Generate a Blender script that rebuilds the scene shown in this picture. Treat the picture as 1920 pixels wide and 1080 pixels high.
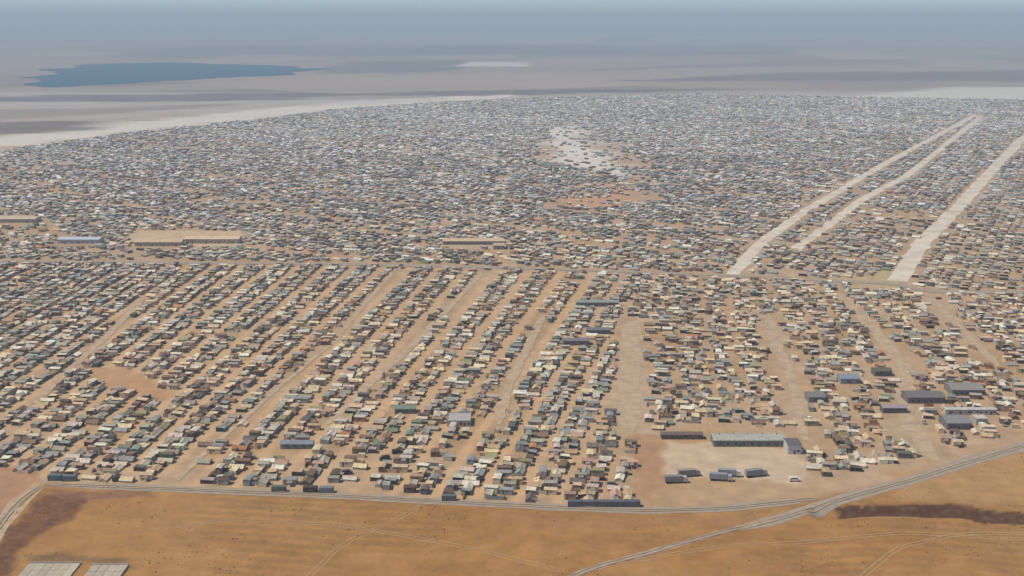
import bpy, bmesh, math, random
import numpy as np
from mathutils import Vector, noise as mnoise
R = math.radians
random.seed(7); rng = np.random.default_rng(7)
for o in list(bpy.data.objects): bpy.data.objects.remove(o)
sc = bpy.context.scene
COL = sc.collection

# ------------------------------------------------------------------ camera
H = 200.0; F = 2059.0; PITCH = math.atan(500/F)
cd = bpy.data.cameras.new('camera'); cam = bpy.data.objects.new('camera', cd); COL.objects.link(cam)
cam.location = (0, 0, H); cam.rotation_euler = (R(90)-PITCH, 0, 0)
cd.sensor_width = 36; cd.lens = F*36/1920; cd.clip_start = 1; cd.clip_end = 200000
sc.camera = cam
# ------------------------------------------------------------------ world, sun, exposure
SUN_AZ, SUN_EL = R(-100), R(58)
w = bpy.data.worlds.new('World'); sc.world = w; w.use_nodes = True
nt = w.node_tree; nt.nodes.clear()
sky = nt.nodes.new('ShaderNodeTexSky'); sky.sky_type = 'NISHITA'; sky.sun_disc = False
sky.sun_elevation = SUN_EL; sky.sun_rotation = SUN_AZ; sky.air_density = 0.8; sky.dust_density = 0.3; sky.ozone_density = 3.0; sky.altitude = 700
bg = nt.nodes.new('ShaderNodeBackground'); bg.inputs[1].default_value = 0.095
wo = nt.nodes.new('ShaderNodeOutputWorld')
tn = nt.nodes.new('ShaderNodeVectorMath'); tn.operation = 'MULTIPLY'; tn.inputs[1].default_value = (.93, 1.02, 1.10)
nt.links.new(sky.outputs[0], tn.inputs[0]); nt.links.new(tn.outputs[0], bg.inputs[0]); nt.links.new(bg.outputs[0], wo.inputs[0])
sd = bpy.data.lights.new('sun', 'SUN'); sd.energy = 3.05; sd.angle = R(0.6); sd.color = (1.0, 0.92, 0.79)
so = bpy.data.objects.new('sun', sd); COL.objects.link(so)
sdir = Vector((math.sin(SUN_AZ)*math.cos(SUN_EL), math.cos(SUN_AZ)*math.cos(SUN_EL), math.sin(SUN_EL)))
so.rotation_euler = sdir.to_track_quat('Z', 'Y').to_euler(); so.location = (0, 0, 500)
sc.view_settings.view_transform = 'Standard'; sc.view_settings.look = 'None'
sc.view_settings.exposure = 0.3; sc.view_settings.gamma = 1

# ------------------------------------------------------------------ helpers
def P(x, y):
    """point of the flat ground seen at photo pixel x, y (1920 wide)"""
    u = x-960; v = 540-y
    dy = F*math.cos(PITCH)+v*math.sin(PITCH); dz = -F*math.sin(PITCH)+v*math.cos(PITCH)
    t = -H/dz
    return (u*t, dy*t)
def proj(x, y, z=0.0):
    X = x; Y = y; Z = z-H
    d = Y*np.cos(PITCH)-Z*np.sin(PITCH); up = Y*np.sin(PITCH)+Z*np.cos(PITCH)
    return 960+F*X/d, 540-F*up/d
def PL(*pts): return np.array([P(*p) for p in pts])
def vnoise(x, y, s, seed=0):
    """smooth value noise 0..1, vectorised"""
    r = np.random.default_rng(1000+seed); T = r.random((256, 256))
    x = np.asarray(x, float)/s+57.3; y = np.asarray(y, float)/s+91.7
    xi = np.floor(x).astype(int); yi = np.floor(y).astype(int); fx = x-xi; fy = y-yi
    fx = fx*fx*(3-2*fx); fy = fy*fy*(3-2*fy)
    a = T[xi % 256, yi % 256]; b = T[(xi+1) % 256, yi % 256]; c = T[xi % 256, (yi+1) % 256]; d = T[(xi+1) % 256, (yi+1) % 256]
    return (a*(1-fx)+b*fx)*(1-fy)+(c*(1-fx)+d*fx)*fy
def fbm(x, y, s, seed=0):
    return (vnoise(x, y, s, seed)*.55+vnoise(x, y, s/2.1, seed+1)*.28+vnoise(x, y, s/4.3, seed+2)*.17)
def dist_line(x, y, pl):
    d = np.full(np.shape(x), 1e9)
    for (a, b) in zip(pl[:-1], pl[1:]):
        ab = b-a; L = (ab**2).sum()
        t = np.clip(((x-a[0])*ab[0]+(y-a[1])*ab[1])/L, 0, 1)
        d = np.minimum(d, np.hypot(x-a[0]-t*ab[0], y-a[1]-t*ab[1]))
    return d
def inside(x, y, poly):
    c = np.zeros(np.shape(x), bool); n = len(poly)
    for i in range(n):
        x1, y1 = poly[i]; x2, y2 = poly[i-1]
        if y1 == y2: continue
        c ^= ((y1 > y) != (y2 > y)) & (x < (x2-x1)*(y-y1)/(y2-y1)+x1)
    return c
def sstep(a, b, v):
    t = np.clip((v-a)/(b-a), 0, 1); return t*t*(3-2*t)

# ------------------------------------------------------------------ materials
def mat(name, col=(.5, .5, .5), rough=.9, src='color', stain=.35, scale=.6, bump=0, metal=0, stretch=(1, 1, 1), spec=.2, dust=None):
    """src: 'color' fixed, 'object' object colour, 'attr' face/vertex colour 'tint'; broken up by dust and stains"""
    m = bpy.data.materials.new(name); m.use_nodes = True; n = m.node_tree.nodes; l = m.node_tree.links
    b = n['Principled BSDF']; b.inputs['Roughness'].default_value = rough; b.inputs['Metallic'].default_value = metal
    b.inputs['Specular IOR Level'].default_value = spec
    if src == 'object': s = n.new('ShaderNodeObjectInfo').outputs['Color']
    elif src == 'attr':
        a = n.new('ShaderNodeAttribute'); a.attribute_name = 'tint'; s = a.outputs['Color']
    else:
        r = n.new('ShaderNodeRGB'); r.outputs[0].default_value = (*col, 1); s = r.outputs[0]
    g = n.new('ShaderNodeNewGeometry')
    mp = n.new('ShaderNodeMapping'); mp.inputs['Scale'].default_value = stretch; l.new(g.outputs['Position'], mp.inputs[0])
    t = n.new('ShaderNodeTexNoise'); t.inputs['Scale'].default_value = scale; t.inputs['Detail'].default_value = 6; t.inputs['Roughness'].default_value = .62
    l.new(mp.outputs[0], t.inputs['Vector'])
    mr = n.new('ShaderNodeMapRange'); mr.inputs[1].default_value = .3; mr.inputs[2].default_value = .72
    mr.inputs[3].default_value = 1-stain; mr.inputs[4].default_value = 1+stain*.55; l.new(t.outputs['Fac'], mr.inputs[0])
    vm = n.new('ShaderNodeVectorMath'); vm.operation = 'SCALE'; l.new(s, vm.inputs[0]); l.new(mr.outputs[0], vm.inputs['Scale'])
    out = vm.outputs[0]
    if dust:
        t2 = n.new('ShaderNodeTexNoise'); t2.inputs['Scale'].default_value = dust[1]; t2.inputs['Detail'].default_value = 5; l.new(g.outputs['Position'], t2.inputs['Vector'])
        m2 = n.new('ShaderNodeMapRange'); m2.inputs[1].default_value = .45; m2.inputs[2].default_value = .7; m2.inputs[4].default_value = dust[2]; l.new(t2.outputs['Fac'], m2.inputs[0])
        mx = n.new('ShaderNodeMix'); mx.data_type = 'RGBA'; l.new(m2.outputs[0], mx.inputs['Factor']); l.new(out, mx.inputs['A']); mx.inputs['B'].default_value = (*dust[0], 1)
        out = mx.outputs['Result']
    l.new(out, b.inputs['Base Color'])
    if bump:
        bp = n.new('ShaderNodeBump'); bp.inputs['Strength'].default_value = bump; bp.inputs['Distance'].default_value = .6
        l.new(t.outputs['Fac'], bp.inputs['Height']); l.new(bp.outputs[0], b.inputs['Normal'])
    return m
DUST = (.36, .25, .155)
M = dict(
    ground=mat('dry_earth', src='attr', stain=.20, scale=.11, bump=.5, dust=((.46, .33, .20), .35, .15)),
    road=mat('dusty_track', (.52, .375, .225), stain=.25, scale=.25, dust=(DUST, .12, .8)), pale=mat('pale_road', (.74, .635, .48), stain=.28, scale=.12, dust=(DUST, .06, .55)),
    gravel=mat('grey_gravel', (.37, .305, .225), stain=.25, scale=.3, dust=(DUST, .08, .6)),
    canvas=mat('dusty_canvas', src='object', stain=.22, scale=.9, dust=(DUST, .7, .5)),
    shade_canvas=mat('dark_canvas', (.06, .05, .042), stain=.3, scale=2),
    panel=mat('painted_panel', src='object', stain=.15, scale=.8, dust=(DUST, .5, .4)),
    sheet=mat('corrugated_sheet', src='object', stain=.38, scale=1.6, rough=.6, dust=((.25, .15, .085), .8, .6)),
    tarp=mat('weathered_tarpaulin', src='object', stain=.35, scale=1.1, rough=.7, dust=(DUST, .8, .4)),
    door=mat('door_panel', (.16, .13, .11), stain=.2), glass=mat('dark_window', (.035, .04, .05), stain=.1, rough=.25, spec=.5),
    metal=mat('dull_metal', (.22, .22, .22), stain=.3, rough=.5, metal=.6), black=mat('black_plastic', (.018, .018, .02), stain=.2, rough=.5),
    concrete=mat('pale_concrete', (.46, .40, .33), stain=.25, scale=.4, dust=(DUST, .2, .6)),
    block=mat('grey_blockwork', (.24, .22, .19), stain=.25, scale=.8), field=mat('far_field', src='object', stain=.2, scale=.004, stretch=(1, 2.5, 1)),
    crowd=mat('weathered_shelter', src='attr', stain=.22, scale=.7, dust=((.42, .31, .2), .5, .45)),
    rut=mat('wheel_rut', (.46, .28, .125), stain=.2), scrub=mat('dry_scrub', (.17, .13, .055), stain=.4, scale=1.5), stone=mat('loose_stone', (.34, .24, .15), stain=.3, scale=1),
    tyre=mat('tyre_rubber', (.02, .02, .02)), lake=mat('lake_water', (.0, .075, .14), rough=.6, stain=.1, scale=.01, spec=.05),
)
def tagobj(o, label, cat, group=None, kind=None):
    o['label'] = label; o['category'] = cat
    if group: o['group'] = group
    if kind: o['kind'] = kind
    return o
class MB:
    def __init__(s): s.v = []; s.f = []
    def add(s, v, f):
        k = len(s.v); s.v += [tuple(p) for p in v]; s.f += [tuple(i+k for i in q) for q in f]; return s
    def box(s, x0, x1, y0, y1, z0, z1, bottom=True):
        v = [(x0, y0, z0), (x1, y0, z0), (x1, y1, z0), (x0, y1, z0), (x0, y0, z1), (x1, y0, z1), (x1, y1, z1), (x0, y1, z1)]
        f = [(4, 5, 6, 7), (0, 1, 5, 4), (1, 2, 6, 5), (2, 3, 7, 6), (3, 0, 4, 7)]
        if bottom: f.append((3, 2, 1, 0))
        return s.add(v, f)
    def cyl(s, x, y, z0, z1, r0, r1=None, n=12, cap=True):
        r1 = r0 if r1 is None else r1
        v = [(x+r0*math.cos(a*2*math.pi/n), y+r0*math.sin(a*2*math.pi/n), z0) for a in range(n)]+[(x+r1*math.cos(a*2*math.pi/n), y+r1*math.sin(a*2*math.pi/n), z1) for a in range(n)]
        f = [(i, (i+1) % n, n+(i+1) % n, n+i) for i in range(n)]
        if cap: f.append(tuple(range(n, 2*n)))
        return s.add(v, f)
    def cylx(s, x0, x1, y, z, r, n=14):
        v = [(x, y+r*math.cos(a*2*math.pi/n), z+r*math.sin(a*2*math.pi/n)) for x in (x0, x1) for a in range(n)]
        return s.add(v, [(i, (i+1) % n, n+(i+1) % n, n+i) for i in range(n)]+[tuple(range(n)), tuple(range(2*n-1, n-1, -1))])
    def cyly(s, x, y0, y1, z, r, n=14):
        v = [(x+r*math.cos(a*2*math.pi/n), y, z+r*math.sin(a*2*math.pi/n)) for y in (y0, y1) for a in range(n)]
        return s.add(v, [(i, n+i, n+(i+1) % n, (i+1) % n) for i in range(n)]+[tuple(range(n)), tuple(range(2*n-1, n-1, -1))])
    def build(s, name, m, parent=None, color=None):
        me = bpy.data.meshes.new(name); me.from_pydata(s.v, [], s.f); me.update(); me.materials.append(m)
        o = bpy.data.objects.new(name, me); COL.objects.link(o)
        if parent: o.parent = parent
        if color: o.color = (*color, 1)
        return o
def root(name, loc=(0, 0, 0), rz=0):
    o = bpy.data.objects.new(name, None); COL.objects.link(o); o.location = loc; o.rotation_euler = (0, 0, rz); o.empty_display_size = .5; return o

# ------------------------------------------------------------------ the plan of the place (all on the ground)
FRONT = PL((-260, 1090), (0, 985), (45, 930), (80, 908), (300, 914), (600, 926), (900, 943), (1200, 956), (1400, 950), (1540, 930), (1700, 900), (1810, 870), (1920, 836), (2300, 730))
LEFTROAD = PL((-160, 1250), (0, 985), (45, 932), (85, 908))
FRONTROAD = PL((85, 908), (300, 916), (600, 928), (900, 944), (1200, 958), (1350, 954), (1460, 943), (1540, 934))
RIGHTROAD = PL((1370, 992), (1440, 980), (1500, 962), (1560, 942), (1610, 927), (1710, 900), (1810, 868), (1920, 836), (2150, 772))
DIRTTRACK = PL((1030, 1100), (1090, 1076), (1125, 1064), (1190, 1046), (1230, 1036), (1300, 1015), (1370, 994), (1420, 983), (1460, 974))
PALELANE = PL((1180, 812), (1178, 760), (1180, 700), (1183, 650), (1188, 600))
TRACK_A = PL((1760, 868), (1735, 840), (1700, 790), (1695, 740), (1700, 690), (1640, 620), (1570, 548))
TRACK_B = PL((1875, 690), (1810, 625), (1735, 550))
TRACK_C = PL((1512, 830), (1502, 800), (1494, 740), (1476, 690), (1452, 640), (1440, 590))
LANE_L = PL((80, 905), (20, 850), (-40, 800))
CROSS = PL((-250, 490), (0, 490), (700, 496), (1040, 505), (1380, 517), (1690, 533), (1735, 548), (1920, 548), (2200, 552))
ROAD1 = PL((1370, 520), (1420, 462), (1500, 402), (1650, 312), (1830, 215))
ROAD2 = PL((1490, 468), (1550, 425), (1620, 372), (1700, 330), (1840, 218))
ROAD3 = PL((1680, 530), (1730, 455), (1800, 385), (1850, 330), (1915, 262), (1960, 232))
LANE_A = PL((330, 905), (370, 863), (532, 718), (626, 642), (689, 564), (742, 505))
LANE_B = PL((610, 800), (684, 729), (755, 665), (830, 590), (905, 510))
LANE_C = PL((60, 760), (105, 715), (190, 640), (270, 560))
LANE_D = PL((935, 800), (950, 730), (985, 660), (1020, 590))
LEFTEDGE = PL((-500, 350), (0, 268), (250, 238), (500, 214), (620, 200), (800, 186), (980, 178))
SOUK = PL((760, 735), (600, 790), (560, 800))
roads = [  # name, line, width, material, label
    ('road', LEFTROAD, 9, 'road', 'pale dusty road climbing from the lower left corner to the camp'),
    ('road', FRONTROAD, 6.5, 'gravel', 'sandy grey-brown perimeter road along the near edge of the shelters'),
    ('road', RIGHTROAD, 8, 'gravel', 'grey perimeter road running off to the right edge'),
    ('dirt_track', DIRTTRACK, 3.4, 'road', 'narrow pale dirt track crossing the bare ochre foreground'),
    ('lane', PALELANE, 13, 'road', 'wide pale sandy lane running away through the middle of the shelters'),
    ('dirt_track', TRACK_A, 8.5, 'road', 'pale bending track on the right that meets the perimeter road'),
    ('dirt_track', TRACK_B, 6, 'road', 'short pale slanting track near the right edge'),
    ('dirt_track', TRACK_C, 6, 'road', 'pale track rising behind the small tall block at the end of the long hall'),
    ('road', ROAD1, 12, 'pale', 'long white road, left one of the pair running up to the right'),
    ('road', ROAD2, 11, 'pale', 'long white road, right one of the pair running up to the right'),
    ('road', ROAD3, 16, 'pale', 'broad white road climbing to the upper right edge'),
    ('lane', LANE_A, 3.4, 'road', 'orange-tan lane slanting through the left rows of shelters'),
    ('lane', LANE_B, 5, 'road', 'tan lane slanting through the rows left of the middle'),
    ('lane', LANE_C, 5, 'road', 'tan lane slanting near the left edge'),
    ('lane', LANE_D, 6, 'road', 'tan lane left of the wide pale lane'),
    ('road', CROSS, 8, 'gravel', 'grey cross road dividing the near rows from the far shelters'),
]
CAMP = PL((-420, 850), (30, 878), (95, 898), (300, 906), (600, 917), (850, 934), (1015, 945), (1200, 947), (1225, 905), (1245, 800), (1330, 795), (1500, 800), (1520, 905), (1560, 893), (1700, 862), (1800, 836), (1920, 800), (2300, 700),
          (2700, 300), (2400, 190), (1900, 187), (1600, 182), (1300, 176), (1000, 184), (850, 190), (640, 204), (500, 222), (250, 248), (0, 283), (-700, 380))
# soil patches: centre px, radii px, colour, strength
OCH = (.388, .190, .052); CAMPSOIL = (.46, .30, .16); FARSOIL = (.46, .40, .33)
DARKSOIL = (.15, .06, .022); PALE = (.58, .44, .28); ORANGE = (.48, .235, .10); WHITE = (.72, .65, .53)
soils = [  # (photo polygon, colour, strength, edge m)
    (PL((-60, 1180), (0, 1010), (60, 945), (110, 925), (160, 925), (165, 945), (130, 975), (85, 1000), (45, 1030), (20, 1090), (10, 1180)), DARKSOIL, .92, 4),
    (PL((90, 921), (250, 922), (300, 930), (220, 940), (120, 938)), (.23, .11, .06), .7, 4),
    (PL((50, 1043), (235, 1043), (240, 1056), (60, 1056)), (.20, .115, .045), .8, 2),
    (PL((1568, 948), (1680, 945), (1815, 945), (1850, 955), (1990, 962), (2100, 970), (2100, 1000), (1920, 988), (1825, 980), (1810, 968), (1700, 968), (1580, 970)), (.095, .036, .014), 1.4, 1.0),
    (PL((1340, 969), (1395, 963), (1430, 975), (1350, 978)), (.30, .14, .06), .3, 3),
    (PL((900, 962), (1300, 964), (1450, 975), (1200, 990), (950, 985)), (.36, .17, .075), .5, 12),
    (PL((1650, 880), (1920, 850), (2050, 830), (2050, 930), (1700, 940)), (.45, .255, .10), .7, 12),
    (PL((1245, 826), (1480, 840), (1515, 870), (1500, 910), (1380, 900), (1240, 895)), PALE, .85, 5),
    (PL((1190, 812), (1240, 820), (1245, 900), (1215, 950), (1195, 900)), (.42, .215, .105), .8, 4),
    (PL((1160, 645), (1205, 645), (1210, 810), (1165, 812)), (.47, .33, .21), .8, 3),
    (PL((1640, 850), (1760, 800), (1730, 700), (1680, 690), (1690, 760), (1600, 870)), (.45, .33, .19), .7, 8),
    (PL((130, 690), (230, 690), (290, 720), (330, 740), (300, 760), (190, 715)), (.50, .27, .12), .8, 5),
    (PL((60, 700), (95, 680), (95, 700), (60, 720)), (.5, .33, .2), .8, 5),
    (PL((480, 505), (610, 505), (590, 540), (520, 540)), (.50, .30, .15), .7, 5),
    (PL((0, 870), (70, 875), (75, 905), (20, 960), (-80, 1010)), (.42, .205, .10), .8, 4),
    (PL((1060, 360), (1130, 345), (1220, 345), (1180, 385), (1080, 402)), (.56, .29, .14), .95, 20),
    (PL((1330, 370), (1385, 370), (1385, 402), (1330, 402)), (.50, .29, .16), .6, 20),
    (PL((1025, 238), (1085, 235), (1140, 262), (1150, 290), (1195, 320), (1190, 330), (1050, 320), (1020, 295)), WHITE, .95, 45),
    (PL((1060, 255), (1400, 255), (1400, 285), (1150, 290)), (.46, .36, .27), .7, 40),
    (PL((1600, 525), (1690, 500), (1710, 520), (1670, 545), (1600, 540)), (.50, .36, .17), .8, 8),
    (PL((40, 600), (130, 590), (150, 640), (0, 660), (-60, 640)), (.45, .30, .18), .4, 12),
    (PL((245, 432), (455, 432), (455, 462), (245, 462)), (.60, .43, .25), .85, 4),
    (PL((-80, 400), (70, 405), (70, 418), (-80, 418)), (.52, .40, .27), .8, 8),
    (PL((825, 442), (950, 442), (950, 470), (825, 462)), (.50, .37, .24), .6, 6),
    (PL((-600, 330), (-600, 360), (0, 300), (300, 268), (0, 278), (-200, 296)), (.48, .41, .33), .7, 30),
    (PL((-900, 340), (0, 278), (250, 246), (500, 221), (640, 205), (800, 192), (960, 184), (960, 176), (800, 181), (600, 194), (480, 206), (250, 230), (0, 257), (-900, 318)), WHITE, .9, 30),
    (PL((1560, 192), (1640, 176), (1770, 164), (2300, 158), (2500, 190), (1900, 190)), (.66, .62, .50), .9, 60),
    (PL((0, 300), (400, 285), (900, 280), (900, 300), (0, 305)), (.5, .42, .34), .6, 40),
    (PL((1120, 152), (1530, 134), (1920, 132), (2300, 130), (2300, 152), (1560, 152)), (.14, .11, .13), .8, 90),
    (PL((-300, 186), (0, 180), (400, 176), (1100, 168), (1450, 166), (1100, 175), (700, 186), (300, 190), (-300, 194)), (.10, .09, .10), .75, 60),
    (PL((-900, 250), (0, 228), (200, 226), (170, 244), (0, 254), (-900, 300)), (.10, .065, .065), .75, 30),
    (PL((-900, 215), (0, 206), (460, 194), (420, 200), (0, 225), (-900, 240)), (.26, .20, .16), .7, 40),
    (PL((-300, 160), (200, 164), (600, 146), (1150, 142), (1100, 158), (400, 168), (-300, 178)), (.40, .31, .25), .7, 60),
    (PL((860, 124), (880, 115), (980, 115), (990, 124)), (.7, .62, .55), .8, 60),
    (PL((600, 138), (640, 116), (870, 112), (860, 134)), (.09, .12, .15), .7, 90),
    (PL((200, 104), (350, 90), (1500, 88), (1500, 98), (700, 104)), (.07, .11, .13), .6, 200),
    (PL((-900, 118), (0, 85), (90, 104), (30, 135), (0, 168), (-900, 170)), (.33, .25, .24), .7, 90),
    (PL((560, 182), (820, 178), (830, 190), (600, 200)), (.52, .46, .38), .5, 40),
]
CLEAR = [s[0] for s in (soils[7], soils[8], soils[11], soils[12], soils[19], soils[21], soils[22])]
THIN = [s[0] for s in (soils[15], soils[17])]
BUILD_CLEAR = []

# ------------------------------------------------------------------ terrain
def front_y(x): 
    s = np.argsort(FRONT[:, 0]); return np.interp(x, FRONT[s, 0], FRONT[s, 1])
LAKE_AXIS = PL((70, 150), (180, 137), (330, 132), (540, 131)); LAKE2_AXIS = PL((640, 130), (860, 122))
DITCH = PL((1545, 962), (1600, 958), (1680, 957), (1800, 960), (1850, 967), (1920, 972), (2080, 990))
def hgt(x, y):
    x = np.asarray(x, float); y = np.asarray(y, float)
    m = sstep(2, 26, front_y(x)-y)*sstep(800, 500, np.abs(x))
    h = m*((fbm(x, y, 42, 5)-.5)*2.6+(fbm(x, y, 9, 9)-.5)*.5)
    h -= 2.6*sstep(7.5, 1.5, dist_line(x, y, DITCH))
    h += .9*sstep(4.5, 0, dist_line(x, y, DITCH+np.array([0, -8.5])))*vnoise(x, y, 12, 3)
    far = sstep(3400, 9000, y); lk = dist_line(x, y, LAKE_AXIS); far = far*sstep(800, 2400, lk)
    return h+far*(fbm(x, y, 2600, 21)-.45)*70
def row_of_ground(x, y, per=18.0):
    s = np.clip(y-430, -100, 600); x0 = np.array(x, float)
    for _ in range(12): x0 = x-np.tan(np.radians(np.interp(x0, [-280, -100, -20], [2.0, 9.0, 14.0])))*s
    q = x0/per; return q-np.floor(q), np.floor(q)
def make_ground():
    xs = np.concatenate([-np.geomspace(60000, 330, 70), np.arange(-320, 321, 1.6), np.geomspace(330, 60000, 70)])
    ys = np.concatenate([[-3000, -500, 0, 150, 250, 300, 330], np.arange(345, 640, 1.5), np.arange(642, 1150, 4), np.arange(1155, 3600, 14), np.geomspace(3620, 60000, 120)])
    X, Y = np.meshgrid(xs, ys); nx, ny = len(xs), len(ys); x = X.ravel(); y = Y.ravel(); z = hgt(x, y)
    v = np.stack([x, y, z], 1)
    i = (np.arange(ny-1)[:, None]*nx+np.arange(nx-1)[None]).ravel()
    f = np.stack([i, i+1, i+nx+1, i+nx], 1)
    me = bpy.data.meshes.new('ground'); me.vertices.add(len(v)); me.vertices.foreach_set('co', v.ravel())
    me.loops.add(f.size); me.loops.foreach_set('vertex_index', f.ravel().astype(np.int32))
    me.polygons.add(len(f)); me.polygons.foreach_set('loop_start', np.arange(0, f.size, 4, dtype=np.int32)); me.update(calc_edges=True)
    me.polygons.foreach_set('use_smooth', np.ones(len(f), bool))
    # soil colour
    wob = (fbm(x, y, 14, 31)-.5)*9
    fr = sstep(-3, 4, y-front_y(x)+wob*.5)
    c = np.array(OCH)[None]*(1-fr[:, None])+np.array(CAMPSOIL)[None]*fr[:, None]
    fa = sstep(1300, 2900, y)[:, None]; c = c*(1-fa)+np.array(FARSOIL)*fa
    n1 = fbm(x, y, 38, 41)[:, None]; n2 = fbm(x, y, 11, 44)[:, None]
    c = c*(1+np.array([.16, .30, .62])*(n1-.5)*1.3)*(1+(n2-.5)*.30)
    ph, bi = row_of_ground(x, y); pw = np.abs(ph-.5)*2; lane = sstep(.62, .82, pw+.16*(fbm(x, y, 7, 48)-.5))*fr*sstep(-18, -8, y-np.interp(x, CROSS[:, 0], CROSS[:, 1]))*0
    lane = sstep(.62, .82, pw+.16*(fbm(x, y, 7, 48)-.5))*fr*(y < np.interp(x, CROSS[:, 0], CROSS[:, 1])-5)*(.35+.65*vnoise(x, y, 50, 49))*(1-.85*sstep(1060, 1200, proj(x, np.maximum(y, 300.))[0]))
    c = c*(1-.75*lane[:, None])+np.array([.64, .40, .20])*.75*lane[:, None]
    # faint plough and tyre lines on the bare ground in front
    q = np.abs(np.sin((y*.93+x*.12+8*fbm(x, y, 60, 51))*.55)); m = ((1-fr)*sstep(.55, .8, fbm(x, y, 45, 53)+.15)*.16)[:, None]
    c = c*(1-m*(q[:, None] > .6))
    # patchwork of far fields
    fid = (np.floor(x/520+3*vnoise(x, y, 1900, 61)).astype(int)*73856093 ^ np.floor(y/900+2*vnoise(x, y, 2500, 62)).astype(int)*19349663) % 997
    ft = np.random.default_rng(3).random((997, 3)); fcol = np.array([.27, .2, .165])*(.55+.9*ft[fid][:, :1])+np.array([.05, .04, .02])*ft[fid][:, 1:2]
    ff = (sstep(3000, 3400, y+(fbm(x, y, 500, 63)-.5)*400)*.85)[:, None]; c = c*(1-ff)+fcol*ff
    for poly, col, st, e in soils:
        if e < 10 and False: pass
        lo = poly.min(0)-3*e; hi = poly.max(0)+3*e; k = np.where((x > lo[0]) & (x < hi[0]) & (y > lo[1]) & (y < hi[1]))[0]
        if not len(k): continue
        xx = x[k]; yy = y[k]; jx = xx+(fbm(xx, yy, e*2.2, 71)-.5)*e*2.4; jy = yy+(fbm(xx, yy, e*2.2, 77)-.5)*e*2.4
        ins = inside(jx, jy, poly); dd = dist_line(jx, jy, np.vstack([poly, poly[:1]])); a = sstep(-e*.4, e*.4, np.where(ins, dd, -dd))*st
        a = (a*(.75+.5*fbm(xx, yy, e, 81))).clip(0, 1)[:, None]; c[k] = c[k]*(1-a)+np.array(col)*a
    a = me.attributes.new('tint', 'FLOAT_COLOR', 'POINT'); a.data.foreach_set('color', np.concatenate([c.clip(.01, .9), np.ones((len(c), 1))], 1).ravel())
    me.materials.append(M['ground']); o = bpy.data.objects.new('ground', me); COL.objects.link(o)
    tagobj(o, 'bare ochre earth in front, tan soil between the shelters and hazy fields beyond', 'ground', kind='structure')
make_ground()

def ribbon(name, pl, wd, m, label, z=.05):
    L = np.r_[0, np.cumsum(np.hypot(*np.diff(pl, axis=0).T))]; step = 2.0 if L[-1] < 900 and pl[:, 1].min() < 700 else 4.0
    n = int(L[-1]/step)+2; t = np.linspace(0, L[-1], n)
    cx = np.interp(t, L, pl[:, 0]); cy = np.interp(t, L, pl[:, 1])
    k = np.ones(9)/9; sm = lambda a: np.convolve(np.pad(a, 4, 'edge'), k, 'valid')
    cx = sm(cx); cy = sm(cy); tx = np.gradient(cx); ty = np.gradient(cy); q = np.hypot(tx, ty); px = -ty/q; py = tx/q
    q1, q2 = (.55, .9) if name != 'road' else (.75, .5); hw0 = wd/2*(q1+q2*fbm(cx, cy, wd*1.1, 91)); hw1 = wd/2*(q1+q2*fbm(cx+500, cy, wd*1.1, 92)); NC = 6
    if m == 'pale': hw0 = hw0*(.72+.56*fbm(cx, cy, 11, 95)); hw1 = hw1*(.72+.56*fbm(cx+300, cy, 11, 96))
    if wd > 3 and m != 'pale': en = np.minimum(t, L[-1]-t); tp = .45+.55*sstep(0, 22, en); hw0 = hw0*tp; hw1 = hw1*tp
    v = []
    for i in range(n):
        for j in range(NC+1):
            a = -hw0[i]+(hw0[i]+hw1[i])*j/NC; v.append((cx[i]+px[i]*a, cy[i]+py[i]*a))
    v = np.array(v); zz = hgt(v[:, 0], v[:, 1])+z
    f = [(i*(NC+1)+j, (i+1)*(NC+1)+j, (i+1)*(NC+1)+j+1, i*(NC+1)+j+1) for i in range(n-1) for j in range(NC)]
    b = MB(); b.v = [(*p, h) for p, h in zip(v, zz)]; b.f = [q[::-1] for q in f]
    return tagobj(b.build(name, M[m]), label, 'road' if name == 'road' else 'track', kind='structure')
for i, (n, pl, wd, m, lb) in enumerate(roads): ribbon(n, pl, wd, m, lb, .05+.012*i)

RUTS = [(RIGHTROAD, 'along the grey perimeter road on the right'), (FRONTROAD, 'along the near edge perimeter road'), (LEFTROAD, 'on the road at the lower left corner'), (DIRTTRACK, 'on the pale track in front')]
for pl, lb in RUTS:
    d = np.gradient(pl, axis=0); nn = np.stack([-d[:, 1], d[:, 0]], 1)/np.hypot(d[:, 0], d[:, 1])[:, None]; k = 2.4 if pl is ROAD3 or pl is ROAD1 else 1
    for s_ in (-.9*k, .9*k): ribbon('wheel_track', pl+nn*s_, .6*k, 'gravel' if pl is DIRTTRACK or pl is LEFTROAD else 'road', ('left' if s_ > 0 else 'right')+' wheel rut '+lb, .3)
for i, (pts, lb) in enumerate([([(240, 1000), (420, 975), (640, 985), (900, 1030), (1060, 1075)], 'faint wheel track winding left to right over the bare ground'), ([(1120, 1062), (1400, 1022), (1700, 1000), (1950, 1012)], 'faint wheel track below the dark ditch'), ([(560, 1100), (640, 1020), (760, 968), (800, 940)], 'faint wheel track from the bottom edge to the perimeter road'), ([(1600, 1095), (1680, 1030), (1800, 1000), (1960, 1000)], 'faint wheel track at the lower right')]):
    pl = PL(*pts); d = np.gradient(pl, axis=0); nn = np.stack([-d[:, 1], d[:, 0]], 1)/np.hypot(d[:, 0], d[:, 1])[:, None]
    r2 = []
    for s_ in (-.95, .95):
        o = ribbon('wheel_track', pl+nn*s_, .55, 'rut', lb, .07); r2.append(o)
    o = r2[0]; o['label'] = lb+', nearer rut'; r2[1]['label'] = lb+', farther rut'
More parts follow.
